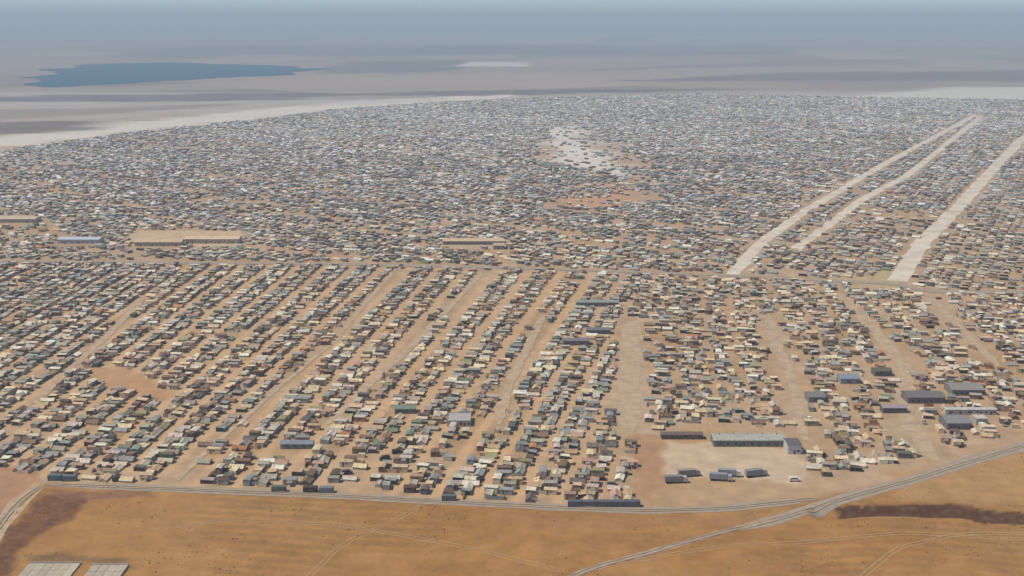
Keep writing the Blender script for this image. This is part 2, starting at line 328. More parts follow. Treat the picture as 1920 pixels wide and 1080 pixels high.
# the dark blue lake and smaller waters far beyond the camp
def blob(name, poly, z, m, label, cat, e):
    n = 260; L = np.r_[0, np.cumsum(np.hypot(*np.diff(np.vstack([poly, poly[:1]]), axis=0).T))]; t = np.linspace(0, L[-1], n, endpoint=False); pp = np.vstack([poly, poly[:1]])
    x = np.interp(t, L, pp[:, 0]); y = np.interp(t, L, pp[:, 1]); x = x+(fbm(x, y, e, 3)-.5)*e; y = y+(fbm(x, y, e, 8)-.5)*e*1.2
    b = MB(); b.add([(p, q, z) for p, q in zip(x, y)], [tuple(range(n))]); return tagobj(b.build(name, M[m]), label, cat, kind='structure')
blob('water', PL((25, 162), (60, 146), (110, 128), (180, 119), (330, 117), (560, 125), (600, 130), (520, 141), (350, 148), (230, 156), (120, 163)), .6, 'lake', 'dark blue stretch of water beyond the left edge of the camp', 'water', 260)


# ------------------------------------------------------------------ colour choices
SH = {
 'cream': (.68, .56, .39), 'off-white': (.72, .68, .59), 'pale grey': (.52, .49, .44), 'grey': (.35, .33, .29), 'blue-grey': (.26, .30, .31), 'tan': (.50, .37, .24),
 'brown': (.20, .13, .085), 'dark brown': (.10, .062, .045), 'olive': (.29, .27, .14), 'dusty pink': (.42, .29, .24), 'dark grey': (.11, .11, .11), 'white': (.78, .75, .67), 'rusty orange': (.42, .19, .08), 'green': (.16, .22, .16), 'plum': (.19, .12, .125)}
NAMES = list(SH); PAL = np.array([SH[k] for k in NAMES])
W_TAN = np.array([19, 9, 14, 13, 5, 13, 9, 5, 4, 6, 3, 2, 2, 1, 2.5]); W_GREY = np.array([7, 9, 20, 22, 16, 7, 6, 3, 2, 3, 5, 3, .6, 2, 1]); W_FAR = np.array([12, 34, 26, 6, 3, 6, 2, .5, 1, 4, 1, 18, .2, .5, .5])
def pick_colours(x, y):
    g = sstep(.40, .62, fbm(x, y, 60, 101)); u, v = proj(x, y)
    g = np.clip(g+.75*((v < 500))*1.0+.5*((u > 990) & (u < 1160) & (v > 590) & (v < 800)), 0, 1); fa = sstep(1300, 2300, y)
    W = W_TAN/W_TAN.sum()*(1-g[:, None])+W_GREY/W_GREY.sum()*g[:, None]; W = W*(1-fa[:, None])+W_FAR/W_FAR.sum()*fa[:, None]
    return (np.cumsum(W, 1) < rng.random(len(x))[:, None]).sum(1).clip(0, len(NAMES)-1)

# ------------------------------------------------------------------ special buildings
halls = []
def footprint(x0, x1, y): 
    a = P(x0, y); b = P(x1, y); return (a[0]+b[0])/2, a[1], b[0]-a[0]
def hall(x0, x1, y, depth, h, roofc, wallc, name, label, rz=0, gable=1.1, doors=3, wins=6, cat='building', flat=False, vents=0):
    cx, cy, L = footprint(x0, x1, y); cy += depth/2
    r = root(name, (cx, cy, float(hgt(cx, cy))), rz); tagobj(r, label, cat); hx = L/2; hy = depth/2
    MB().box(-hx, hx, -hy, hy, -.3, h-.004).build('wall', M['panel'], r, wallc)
    e = .35
    if flat:
        b = MB().box(-hx-.05, hx+.05, -hy-.05, hy+.05, h, h+.14); b.build('roof', M['panel'], r, roofc)
        b = MB(); t = .18; b.box(-hx-.052, hx+.052, -hy-.052, -hy+t, h+.142, h+.55).box(-hx-.052, hx+.052, hy-t, hy+.052, h+.142, h+.55).box(-hx-.052, -hx+t, -hy+t, hy-t, h+.142, h+.55).box(hx-t, hx+.052, -hy+t, hy-t, h+.142, h+.55); b.build('parapet', M['panel'], r, wallc)
    else:
        n = max(8, int(L/1.1)); v = []; f = []
        for i in range(n+1):
            x = -hx-e+(L+2*e)*i/n; d = .03 if i % 2 else 0
            v += [(x, -hy-e, h+d), (x, 0, h+gable+d), (x, hy+e, h+d)]
        for i in range(n): f += [(3*i, 3*i+3, 3*i+4, 3*i+1), (3*i+1, 3*i+4, 3*i+5, 3*i+2)]
        k = len(v); v += [(-hx, -hy, h), (-hx, hy, h), (-hx, 0, h+gable-.03), (hx, -hy, h), (hx, hy, h), (hx, 0, h+gable-.03)]; f += [(k, k+2, k+1), (k+3, k+4, k+5)]
        MB().add(v, f).build('roof', M['sheet'], r, roofc)
    for i in range(doors):
        x = -hx+L*(i+.5)/doors; MB().box(x-.6, x+.6, -hy-.04, -hy+.1, 0, 2.1).build('door', M['door'], r)
    for i in range(wins):
        x = -hx+L*(i+.5)/wins+(L/wins*.28 if doors else 0)
        wn = MB().box(x-.6, x+.6, -hy-.03, -hy+.1, 1.1, 2.1).build('window', M['glass'], r)
    for i in range(vents):
        x = -hx+L*(i+.5)/vents; b = MB().cyl(x, .3*hy, h+.05, h+gable*.7+.7, .25); b.build('roof_vent', M['metal'], r)
    m = 4; m2 = 16 if cy > 850 else 4; BUILD_CLEAR.append(np.array([(cx-hx-m, cy-hy-m2), (cx+hx+m, cy-hy-m2), (cx+hx+m, cy+hy+m), (cx-hx-m, cy+hy+m)]))
    return r
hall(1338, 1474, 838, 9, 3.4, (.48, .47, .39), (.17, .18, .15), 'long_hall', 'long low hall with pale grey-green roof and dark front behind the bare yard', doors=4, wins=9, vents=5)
hall(1477, 1502, 852, 9, 4.6, (.13, .13, .125), (.55, .54, .5), 'gatehouse', 'small tall block with dark grey roof at the right end of the long hall', doors=1, wins=1, gable=.6)
hall(1240, 1318, 824, 4, 2.5, (.17, .12, .09), (.14, .09, .07), 'long_shed', 'narrow dark brown shed left of the long grey-green hall', doors=3, wins=3, gable=.4)
hall(252, 340, 462, 12, 4, (.72, .53, .32), (.50, .38, .25), 'school_building', 'sand-yellow roofed long building, left one of two in the sandy compound', doors=4, wins=12, gable=1.6)
hall(348, 448, 457, 13, 4.4, (.82, .62, .40), (.52, .40, .28), 'school_building', 'brightest sand-yellow roofed long building, right one of two in the sandy compound', doors=4, wins=12, gable=1.6)
hall(108, 186, 457, 13, 4, (.60, .68, .72), (.5, .5, .5), 'clinic', 'white and pale blue roofed hall left of the sand-yellow buildings', doors=3, wins=8, gable=1.2)
hall(-20, 66, 418, 16, 4, (.70, .57, .38), (.4, .34, .27), 'storehouse', 'beige long roof cut by the left edge of the photo', doors=3, wins=6)
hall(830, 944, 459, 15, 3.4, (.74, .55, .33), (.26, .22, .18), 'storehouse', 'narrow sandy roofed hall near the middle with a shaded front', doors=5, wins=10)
hall(925, 946, 468, 12, 3.8, (.60, .47, .31), (.30, .25, .2), 'storehouse', 'short sandy roofed wing at the right end of the narrow sandy hall', doors=1, wins=2)
hall(1702, 1772, 757, 11, 3.6, (.19, .165, .16), (.17, .15, .15), 'depot_hall', 'dark purple-grey roofed hall just right of the pale bending track', doors=3, wins=6)
hall(1785, 1846, 742, 12, 3.4, (.30, .29, .26), (.2, .19, .17), 'depot_hall', 'grey roofed hall behind the white-walled compound on the right', doors=3, wins=6)
hall(1772, 1868, 778, 3.4, 3, (.62, .60, .54), (.56, .53, .47), 'white_shed', 'long narrow white shed in the compound on the right', doors=5, wins=6, gable=.4)
hall(1776, 1822, 806, 12, 3.6, (.27, .27, .26), (.16, .16, .16), 'depot_hall', 'blue-grey roofed hall below the white shed on the right', doors=2, wins=4)
hall(1830, 1852, 797, 7, 3, (.58, .54, .44), (.5, .46, .38), 'small_store', 'small cream block beside the blue-grey roofed hall on the right', doors=1, wins=1, flat=True)
hall(1516, 1548, 755, 9, 3.2, (.22, .21, .2), (.2, .19, .18), 'small_store', 'grey block left of the pale bending track', doors=1, wins=2)
hall(1576, 1612, 720, 8, 3.2, (.25, .31, .37), (.3, .3, .3), 'small_store', 'blue-grey roofed block left of the pale bending track', doors=1, wins=2)
hall(1640, 1672, 706, 7, 3.2, (.12, .12, .07), (.12, .11, .08), 'small_store', 'dark olive roofed block beside the pale bending track', doors=1, wins=2)
hall(1655, 1700, 775, 5, 3, (.40, .33, .36), (.12, .1, .11), 'small_store', 'pinkish roofed shed with dark front left of the pale track', doors=2, wins=2)
hall(1080, 1160, 575, 6, 3.2, (.30, .35, .31), (.2, .22, .2), 'green_hall', 'grey-green roofed hall left of the far end of the wide pale lane', doors=3, wins=6)
hall(1055, 1105, 648, 7, 3.2, (.2, .2, .21), (.17, .16, .16), 'dark_shed', 'dark grey roofed shed left of the wide pale lane', doors=2, wins=4)
hall(1100, 1145, 627, 6, 3, (.17, .19, .21), (.14, .14, .15), 'dark_shed', 'dark blue-grey roofed shed behind the shed left of the pale lane', doors=2, wins=4)
hall(740, 778, 776, 6, 2.8, (.20, .27, .2), (.17, .2, .16), 'green_shed', 'green roofed shed among the middle front shelters', doors=1, wins=3)
hall(838, 882, 800, 12, 2.8, (.44, .41, .36), (.4, .38, .34), 'wide_block', 'wide pale grey flat roofed block above the front shelters', doors=2, wins=3, flat=True)
hall(526, 586, 842, 5, 2.6, (.24, .29, .31), (.2, .22, .23), 'long_tent_hall', 'blue-grey roofed long shed in the sandy gap of the left rows', doors=2, wins=4)
def slab(x0, x1, y, depth, h, n, label):
    cx, cy, L = footprint(x0, x1, y); cy += depth/2; r = root('concrete_slab', (cx, cy, float(hgt(cx, cy)))); tagobj(r, label, 'concrete slab', 'pale slabs at the lower left corner')
    for i in range(n):
        a = -L/2+L*i/n+.06; b_ = -L/2+L*(i+1)/n-.06; k = random.uniform(.85, 1.1)
        for j in range(3): MB().box(a, b_, -depth/2+depth*j/3+.06, -depth/2+depth*(j+1)/3-.06, -1.2, h+random.uniform(-.03, .03)).build('deck_panel', M['panel'], r, (.50*k, .42*k, .31*k))
    for s_ in (-1, 1): MB().box(-L/2-.3, L/2+.3, s_*depth/2-.15+s_*.2, s_*depth/2+.15+s_*.2, -1.2, h+.35).build('kerb', M['concrete'], r)
slab(18, 118, 1102, 17, .5, 6, 'cream paved slab cut by the lower left corner, left of two')
slab(142, 212, 1102, 16.5, .6, 4, 'cream paved slab at the bottom edge, right of two')

# shipping containers
def container():
    r = root('shipping_container'); b = MB(); n = 24; v = []
    for i in range(n+1):
        x = -3+6*i/n; d = .06 if (i//2) % 2 else 0; v += [(x, -1.2+d, .1), (x, -1.2+d, 2.55), (x, 1.2-d, .1), (x, 1.2-d, 2.55)]
    f = []
    for i in range(n): a = 4*i; f += [(a, a+4, a+5, a+1), (a+2, a+3, a+7, a+6), (a+1, a+5, a+7, a+3)]
    f += [(0, 1, 3, 2), (4*n, 4*n+2, 4*n+3, 4*n+1)]; b.add(v, f).build('body', M['sheet'], r)
    b = MB()
    for x in (-3, 2.86):
        for y in (-1.24, 1.1): b.box(x-.01, x+.15, y, y+.14, 0, 2.62)
    b.build('corner_posts', M['sheet'], r)
    for s in (-1, 1): MB().box(3.145, 3.19, min(0, s*1.1)+.01, max(0, s*1.1)-.01, .15, 2.5).build('door', M['sheet'], r)
    return r
def kids(o): return [c for c in bpy.data.objects if c.parent == o]
def dup(src, ch, loc, rz, scale=(1, 1, 1), cols=None):
    r = src.copy(); COL.objects.link(r); r.location = loc; r.rotation_euler = (0, 0, rz); r.scale = scale
    out = []
    for c, sub in ch:
        k = c.copy(); COL.objects.link(k); k.parent = r; out.append(k)
        if cols and c.name.split('.')[0] in cols: k.color = (*cols[c.name.split('.')[0]], 1)
        for s in sub:
            q = s.copy(); COL.objects.link(q); q.parent = k
    return r
def tree(o): return [(c, kids(c)) for c in kids(o)]
proto = container(); pt = tree(proto)
cont = [(1078+i*27, 949, (.10, .115, .13), f'dark blue-grey shipping container, {n} from the left of the front edge line') for i, n in enumerate(['first', 'second', 'third', 'fourth', 'fifth'])]
cont += [(104, 900, (.09, .16, .18), 'teal shipping container by the road bend, left of two'), (131, 901, (.11, .17, .19), 'teal shipping container near the road bend, right of two'), (523, 921, (.12, .14, .13), 'dark green-grey shipping container on the front edge of the left rows'), (582, 922, (.05, .05, .045), 'black shipping container on the front edge of the left rows'), (612, 923, (.20, .22, .24), 'blue-grey shipping container right of the black container'), (842, 938, (.13, .145, .15), 'slate shipping container on the front edge left of the middle')]
for i, (px, py, c, lb) in enumerate(cont):
    x, y = P(px, py); cc = dict(body=c, corner_posts=tuple(k*.7 for k in c), door=tuple(k*1.2 for k in c))
    if i == 0:
        r = proto; r.location = (x, y, float(hgt(x, y)))
        for k, s in pt: k.color = (*cc[k.name.split('.')[0]], 1)
    else: r = dup(proto, pt, (x, y, float(hgt(x, y))), R(random.uniform(-2, 2)), cols=cc)
    tagobj(r, lb, 'container', 'shipping containers along the near edge'); BUILD_CLEAR.append(np.array([(x-4.5, y-3), (x+4.5, y-3), (x+4.5, y+3), (x-4.5, y+3)]))

# lorries in the yard
def wheel_mb(x, y, r=.5, wd=.3): return MB().cyly(x, y-wd/2, y+wd/2, r, r)
def lorry():
    r = root('lorry')
    MB().box(-5.2, 2.6, -1.2, 1.2, 1.15, 3.5).build('cargo_box', M['tarp'], r)
    MB().box(-5.2, 4.6, -.5, .5, .75, 1.14).build('chassis', M['metal'], r)
    v = [(2.8, -1.15, .7), (5.0, -1.15, .7), (5.0, -1.15, 1.8), (4.6, -1.15, 2.9), (2.8, -1.15, 3.0)]; v += [(a, -b, c) for a, b, c in v]
    cb = MB().add(v, [(0, 1, 2, 3, 4), (9, 8, 7, 6, 5), (1, 6, 7, 2), (2, 7, 8, 3), (3, 8, 9, 4), (4, 9, 5, 0), (0, 5, 6, 1)]).build('cab', M['panel'], r)
    MB().add([(5.01, -1.0, 1.9), (5.01, 1.0, 1.9), (4.65, 1.0, 2.82), (4.65, -1.0, 2.82)], [(0, 1, 2, 3)]).build('windscreen', M['glass'], cb)
    for x in (-4.2, -2.9, 3.8):
        for y in (-1.05, 1.05): wheel_mb(x, y).build('wheel', M['tyre'], r)
    return r
lp = lorry(); lt = tree(lp)
for i, (px, py, rz, c, c2, lb) in enumerate([(1268, 905, 4, (.24, .23, .23), (.5, .47, .4), 'dark grey covered lorry parked leftmost in the bare yard'), (1352, 901, -8, (.27, .29, .31), (.4, .42, .42), 'blue-grey covered lorry parked second in the bare yard'), (1368, 893, -6, (.33, .34, .34), (.6, .58, .52), 'lighter blue-grey lorry tucked behind the second lorry in the yard'), (1418, 893, 14, (.25, .26, .27), (.42, .4, .38), 'slate covered lorry parked rightmost in the bare yard'), (1292, 893, 10, (.32, .29, .25), (.36, .33, .28), 'grey-brown covered lorry behind the leftmost lorry in the yard')]):
    x, y = P(px, py)
    if i == 0:
        r = lp; r.location = (x, y, 0); r.rotation_euler = (0, 0, R(rz))
        for k, s in lt:
            if k.name.startswith('cargo'): k.color = (*c, 1)
            if k.name.startswith('cab'): k.color = (*c2, 1)
    else: r = dup(lp, lt, (x, y, 0), R(rz), cols=dict(cargo_box=c, cab=c2))
    tagobj(r, lb, 'lorry', 'lorries in the bare yard')
# vans
def van():
    r = root('van'); prof = [(-2.5, .45), (2.5, .45), (2.55, 1.0), (1.75, 1.2), (1.1, 2.05), (-2.4, 2.1), (-2.5, 1.9)]
    n = len(prof); v = [(a, -.95, z) for a, z in prof]+[(a, .95, z) for a, z in prof]
    MB().add(v, [tuple(range(n)), tuple(range(2*n-1, n-1, -1))]+[(i, n+i, n+(i+1) % n, (i+1) % n) for i in range(n)]).build('body', M['panel'], r)
    MB().add([(1.74, -.85, 1.27), (1.74, .85, 1.27), (1.18, .8, 2.0), (1.18, -.8, 2.0)], [(0, 1, 2, 3)]).build('windscreen', M['glass'], r)
    for s in (-1, 1): MB().box(-2.0, 1.0, s*.96-.01, s*.96+.01, 1.35, 1.85).build('side_window', M['glass'], r)
    for x in (-1.6, 1.6):
        for y in (-.85, .85): wheel_mb(x, y, .36, .22).build('wheel', M['tyre'], r)
    return r
vp = van(); vt = tree(vp)
vans = [(745, 850, 20, (.02, .02, .022), 'black van between shelters, right of the two close together near the middle'), (721, 862, 200, (.025, .022, .02), 'black van, left of the two close together near the middle'), (900, 901, 70, (.012, .012, .012), 'black van standing alone on the sandy lane near the middle front'), (651, 889, 10, (.03, .03, .045), 'dark navy van among the front shelters left of the middle'), (1149, 913, 5, (.03, .035, .05), 'dark navy van behind the row of blue-grey containers'), (1490, 902, 3, (.78, .74, .66), 'white van at the right end of the bare yard'), (1500, 846, 85, (.6, .6, .58), 'pale van outside the small tall block'), (222, 902, 12, (.05, .025, .02), 'dark maroon van by the perimeter road on the left')]
for i, (px, py, rz, c, lb) in enumerate(vans):
    x, y = P(px, py)
    if i == 0:
        r = vp; r.location = (x, y, 0); r.rotation_euler = (0, 0, R(rz))
        for k, s in vt:
            if k.name.startswith('body'): k.color = (*c, 1)
    else: r = dup(vp, vt, (x, y, 0), R(rz), cols=dict(body=c))
    tagobj(r, lb, 'van', 'vans parked in the camp'); BUILD_CLEAR.append(np.array([(x-3.4, y-2.6), (x+3.4, y-2.6), (x+3.4, y+2.6), (x-3.4, y+2.6)]))

# ------------------------------------------------------------------ shelter models
def sag_roof(hx, hy, z0, z1, seed, nx=6, sag=.14, over=.18):
    r = random.Random(seed); v = []; f = []
    rows = [(-hy-over, z0-.08), (-hy*.45, z0+(z1-z0)*.5), (0, z1), (hy*.45, z0+(z1-z0)*.5), (hy+over, z0-.08)]
    for i in range(nx+1):
        t = i/nx; x = -hx-over+(2*hx+2*over)*t
        for j, (y, z) in enumerate(rows):
            s = sag*math.sin(math.pi*t)*(1.0 if j == 2 else 1.5 if j in (1, 3) else .5); v.append((x, y+r.uniform(-.05, .05), z-s+r.uniform(-.05, .05)))
    for i in range(nx):
        for j in range(4): a = 5*i+j; f.append((a, a+5, a+6, a+1))
    return v, f
def make_tent(seed):
    rr = random.Random(seed); r = root('ridge_tent'); hx, hy = 3.2, 2.0; zw = rr.uniform(1.0, 1.35); zr = rr.uniform(2.15, 2.5)
    v = [(-hx, -hy, 0), (hx, -hy, 0), (hx, hy, 0), (-hx, hy, 0), (-hx+.1, -hy+.12, zw-.1), (hx-.1, -hy+.12, zw-.1), (hx-.1, hy-.12, zw-.1), (-hx+.1, hy-.12, zw-.1), (-hx+.12, 0, zr-.16), (hx-.12, 0, zr-.16)]
    MB().add(v, [(0, 1, 5, 4), (1, 2, 6, 9, 5), (2, 3, 7, 6), (3, 0, 4, 8, 7)]).build('canvas_wall', M['canvas'], r)
    v, f = sag_roof(hx, hy, zw, zr, seed); MB().add(v, f).build('canvas_roof', M['canvas'], r)
    MB().add([(hx+.015, -.5, .02), (hx+.015, .5, .02), (hx-.06, .3, 1.75), (hx-.06, -.3, 1.75)], [(0, 1, 2, 3)]).build('door_opening', M['shade_canvas'], r)
    MB().add([(-.5, -hy+.02, .45), (.5, -hy+.02, .45), (.5, -hy+.09, .85), (-.5, -hy+.09, .85)], [(0, 1, 2, 3)]).build('window_flap', M['shade_canvas'], r)
    return r
def make_cabin(seed):
    rr = random.Random(seed); r = root('prefab_cabin'); hx, hy = rr.uniform(2.5, 3.1), 1.55; h = 2.5
    MB().box(-hx, hx, -hy, hy, .12, h, False).build('wall', M['panel'], r)
    n = 14; v = []; f = []; g = rr.choice([.18, .3, .4])
    for i in range(n+1):
        x = -hx-.2+(2*hx+.4)*i/n; d = .035 if i % 2 else 0; v += [(x, -hy-.2, h+.02+d), (x, 0, h+g+d), (x, hy+.2, h+.02+d)]
    for i in range(n): f += [(3*i, 3*i+3, 3*i+4, 3*i+1), (3*i+1, 3*i+4, 3*i+5, 3*i+2)]
    MB().add(v, f).build('roof', M['sheet'], r)
    x = rr.choice([-1.2, .1, 1.0])
    MB().box(x-.42, x+.42, -hy-.03, -hy+.05, .15, 2.1).build('door', M['door'], r)
    x2 = x+1.35 if x < .5 else x-1.5
    wn = MB().box(x2-.42, x2+.42, -hy-.04, -hy+.05, 1.15, 1.85).build('window', M['metal'], r)
    MB().box(x2-.34, x2+.34, -hy-.055, -hy+.03, 1.22, 1.78).build('pane', M['glass'], wn)
    MB().box(x-.6, x+.6, -hy-.7, -hy-.035, 0, .14).build('step', M['block'], r)
    if seed % 2:
        v = []; nn = 5; a0 = rr.uniform(-hx, -.5); a1 = a0+rr.uniform(2.2, 3)
        for i in range(nn+1):
            for j in range(3): v.append((a0+(a1-a0)*i/nn, -hy-.06-1.1*j, 2.3-.17*j-(.12 if 0 < i < nn and j == 1 else 0)+rr.uniform(-.04, .04)))
        aw = MB().add(v, [(3*i+j, 3*i+j+1, 3*i+j+4, 3*i+j+3) for i in range(nn) for j in range(2)]).build('awning', M['tarp'], r, (.30, .25, .19))
        for q in (a0, a1): MB().cyl(q, -hy-2.2, 0, 1.98, .05, n=6).build('awning_pole', M['metal'], aw)
    return r
def make_tarp(seed):
    rr = random.Random(seed); r = root('tarpaulin_shelter'); hx, hy = rr.uniform(1.9, 2.8), rr.uniform(1.5, 2.1); nx = 7; v = []; f = []
    hs = [rr.uniform(1.8, 2.4) for _ in range(4)]
    for i in range(nx+1):
        for j in range(nx+1):
            a = i/nx; b = j/nx; z = (hs[0]*(1-a)+hs[1]*a)*(1-b)+(hs[2]*(1-a)+hs[3]*a)*b
            v.append((-hx+2*hx*a, -hy+2*hy*b, z-.3*math.sin(math.pi*a)*math.sin(math.pi*b)+rr.uniform(-.05, .05)))
    for i in range(nx):
        for j in range(nx): a = i*(nx+1)+j; f.append((a, a+nx+1, a+nx+2, a+1))
    MB().add(v, f).build('tarpaulin', M['tarp'], r)
    c = [(-hx, -hy, hs[0]), (hx, -hy, hs[1]), (-hx, hy, hs[2]), (hx, hy, hs[3])]
    for x, y, z in c: MB().cyl(x, y, 0, z+.04, .05, n=6).build('pole', M['metal'], r)
    sides = [((-hx, hy, hs[2]), (hx, hy, hs[3])), ((-hx, -hy, hs[0]), (-hx, hy, hs[2]))]+([((hx, -hy, hs[1]), (hx, hy, hs[3]))] if rr.random() < .6 else [])
    v = []; f = []
    for a, b in sides:
        k = len(v)
        for i in range(7):
            t = i/6; x = a[0]+(b[0]-a[0])*t; y = a[1]+(b[1]-a[1])*t; z = a[2]+(b[2]-a[2])*t; w_ = .06*(-1)**i
            v += [(x+w_*.97, y+w_, .02), (x*.97, y*.97, z-.08)]
        f += [(k+2*i, k+2*i+2, k+2*i+3, k+2*i+1) for i in range(6)]
    MB().add(v, f).build('side_sheet', M['canvas'], r)
    return r
def make_tank(seed):
    r = root('water_tank'); b = MB(); b.cyl(0, 0, 1.5, 1.62, .8, .95, 16, False); z = 1.62
    for i in range(4): b.cyl(0, 0, z, z+.2, .95, .95, 16, False); b.cyl(0, 0, z+.2, z+.26, .9, .9, 16, False); z += .26
    b.cyl(0, 0, z, z+.3, .95, .35, 16); b.build('tank', M['panel'], r); MB().cyl(0, 0, z+.302, z+.4, .3).build('lid', M['black'], r)
    for x in (-.75, .75):
        for y in (-.75, .75): MB().box(x-.06, x+.06, y-.06, y+.06, 0, 1.4).build('leg', M['metal'], r)
    MB().box(-.9, .9, -.9, .9, 1.4, 1.499).build('platform', M['metal'], r)
    return r
def make_latrine(seed):
    r = root('latrine_block'); MB().box(-3.6, 3.6, -1.3, 1.3, 0, 2.3, False).build('wall', M['panel'], r)
    MB().add([(-3.8, -1.6, 2.32), (3.8, -1.6, 2.32), (3.8, 1.5, 2.6), (-3.8, 1.5, 2.6), (-3.8, -1.6, 2.4), (3.8, -1.6, 2.4), (3.8, 1.5, 2.68), (-3.8, 1.5, 2.68)], [(3, 2, 1, 0), (4, 5, 6, 7), (0, 1, 5, 4), (1, 2, 6, 5), (2, 3, 7, 6), (3, 0, 4, 7)]).build('roof', M['sheet'], r)
    for i in range(4): x = -2.7+1.8*i; MB().box(x-.4, x+.4, -1.34, -1.25, .1, 2.0).build('door', M['door'], r)
    for x in (-1.8, 1.8): MB().cyl(x, 1.0, 2.55, 3.5, .08, n=6).build('vent_pipe', M['black'], r)
    return r
FENCE = [(-4.2, 2.6), (-4.2, -2.4), (3.6, -2.4), (3.6, .4)]
def make_fence(seed):
    r = root('sheet_fence'); b = MB(); rr = random.Random(seed)
    for (x0, y0), (x1, y1) in zip(FENCE[:-1], FENCE[1:]):
        n = 6; v = []
        for i in range(n+1):
            t = i/n; x = x0+(x1-x0)*t; y = y0+(y1-y0)*t; w_ = .07*(-1)**i if 0 < i < n else 0; v += [(x+w_, y+w_, .03), (x+w_*.3, y+w_*.3, 1.75+rr.uniform(-.12, .1))]
        b.add(v, [(2*i, 2*i+2, 2*i+3, 2*i+1) for i in range(n)])
    b.build('sheet', M['tarp'], r)
    for x, y in FENCE: MB().cyl(x, y, 0, 1.95, .05, n=6).build('post', M['metal'], r)
    return r
KINDS = ['ridge_tent', 'prefab_cabin', 'tarpaulin_shelter', 'water_tank', 'latrine_block', 'sheet_fence']
MAKE = dict(ridge_tent=make_tent, prefab_cabin=make_cabin, tarpaulin_shelter=make_tarp, water_tank=make_tank, latrine_block=make_latrine, sheet_fence=make_fence)
WORD = dict(ridge_tent='ridge tent', prefab_cabin='prefab cabin', tarpaulin_shelter='tarpaulin shelter', water_tank='raised water tank', latrine_block='latrine block', sheet_fence='cloth yard fence')
CAT = dict(ridge_tent='tent', prefab_cabin='cabin', tarpaulin_shelter='shelter', water_tank='water tank', latrine_block='latrine', sheet_fence='fence')
COLPART = dict(ridge_tent=('canvas_wall', 'canvas_roof'), prefab_cabin=('wall', 'roof'), tarpaulin_shelter=('side_sheet', 'tarpaulin'), water_tank=('tank', 'tank'), latrine_block=('wall', 'roof'), sheet_fence=('sheet', 'sheet'))

# ------------------------------------------------------------------ layout of the shelters
THX = ([-280, -100, -20, 55, 56, 57], [2.0, 9.0, 14.0, 14.0, 8.0, 8.0]); PER = 18.0
def lane_x(y): return np.interp(y, [400, 525, 612, 730, 900], [46, 60, 69, 83, 102])
def rowx(x0, s):
    th = np.radians(np.interp(x0, *THX)); return x0+np.tan(th)*s
def near_grid(per, offs, step, seed):
    r = np.random.default_rng(seed); X = []; Y = []; C = []; S = []
    for side, i, k, of in [(q < 0, q if q < 0 else q-49, k, of) for q in range(-50, 100) for k, of in enumerate(offs)]:
        i = i+4 if side else i+50
        if True:
            st = r.choice(step if k != 1 else (7, 10, 15), 130); s = -70+r.uniform(0, 3)+np.cumsum(st); s = s[s < 560]
            x0 = i*per+per/2+of; th = None if side else 8.0; c = r.normal(0, .25+.4*(-90 < x0 < 62)+2.4*(not side), len(s))
            y = 430+s; x = (rowx(np.full(len(s), min(x0, 55.)), s)+max(0, x0-55) if side else x0+math.tan(R(8))*s)+c; g = (x < lane_x(y)) if side else (x > lane_x(y)); x, y, s = x[g], y[g], s[g]
            X.append(x); Y.append(y); C.append(np.full(len(s), (i if side else i+40)*len(offs)+k)); S.append(s)
    return np.concatenate(X), np.concatenate(Y), np.concatenate(C), np.concatenate(S)
def grid(ang, org, period, offs, step, srange, crange, seed):
    r = np.random.default_rng(seed); a = R(ang); u = np.array([math.sin(a), math.cos(a)]); v = np.array([math.cos(a), -math.sin(a)])
    rows = np.arange(int(crange[0]/period), int(crange[1]/period)+1); X = []; Y = []; C = []; S = []
    for i in rows:
        for k, of in enumerate(offs):
            s = srange[0]+np.cumsum(r.choice(step, int((srange[1]-srange[0])/min(step))))
            s = s[(s < srange[1]) & ((s+i//5*37) % 118 > 11)]; c = i*period+of+r.normal(0, .45, len(s))+3*(vnoise(s, np.full(len(s), i*7.), 90, 5)-.5)
            X.append(org[0]+u[0]*s+v[0]*c); Y.append(org[1]+u[1]*s+v[1]*c); C.append(np.full(len(s), i*len(offs)+k)); S.append(s)
    return np.concatenate(X), np.concatenate(Y), np.concatenate(C), np.concatenate(S)
gx, gy, gc, gs = near_grid(PER, (-3.6, 0, 3.5), (4.5, 5.1, 5.8, 6.6), 1)
fx, fy, fc, fs = grid(28, (0, 900), 24, (-8, 0, 8), (7.5, 8.5, 10, 13), (-900, 3600), (-3200, 2400), 2)
cy_ = np.interp(gx, CROSS[:, 0], CROSS[:, 1]); k = gy < cy_-8; gx, gy, gc, gs = gx[k], gy[k], gc[k], gs[k]
k = fy > np.interp(fx, CROSS[:, 0], CROSS[:, 1])+8; fx, fy, fc, fs = fx[k], fy[k], fc[k], fs[k]
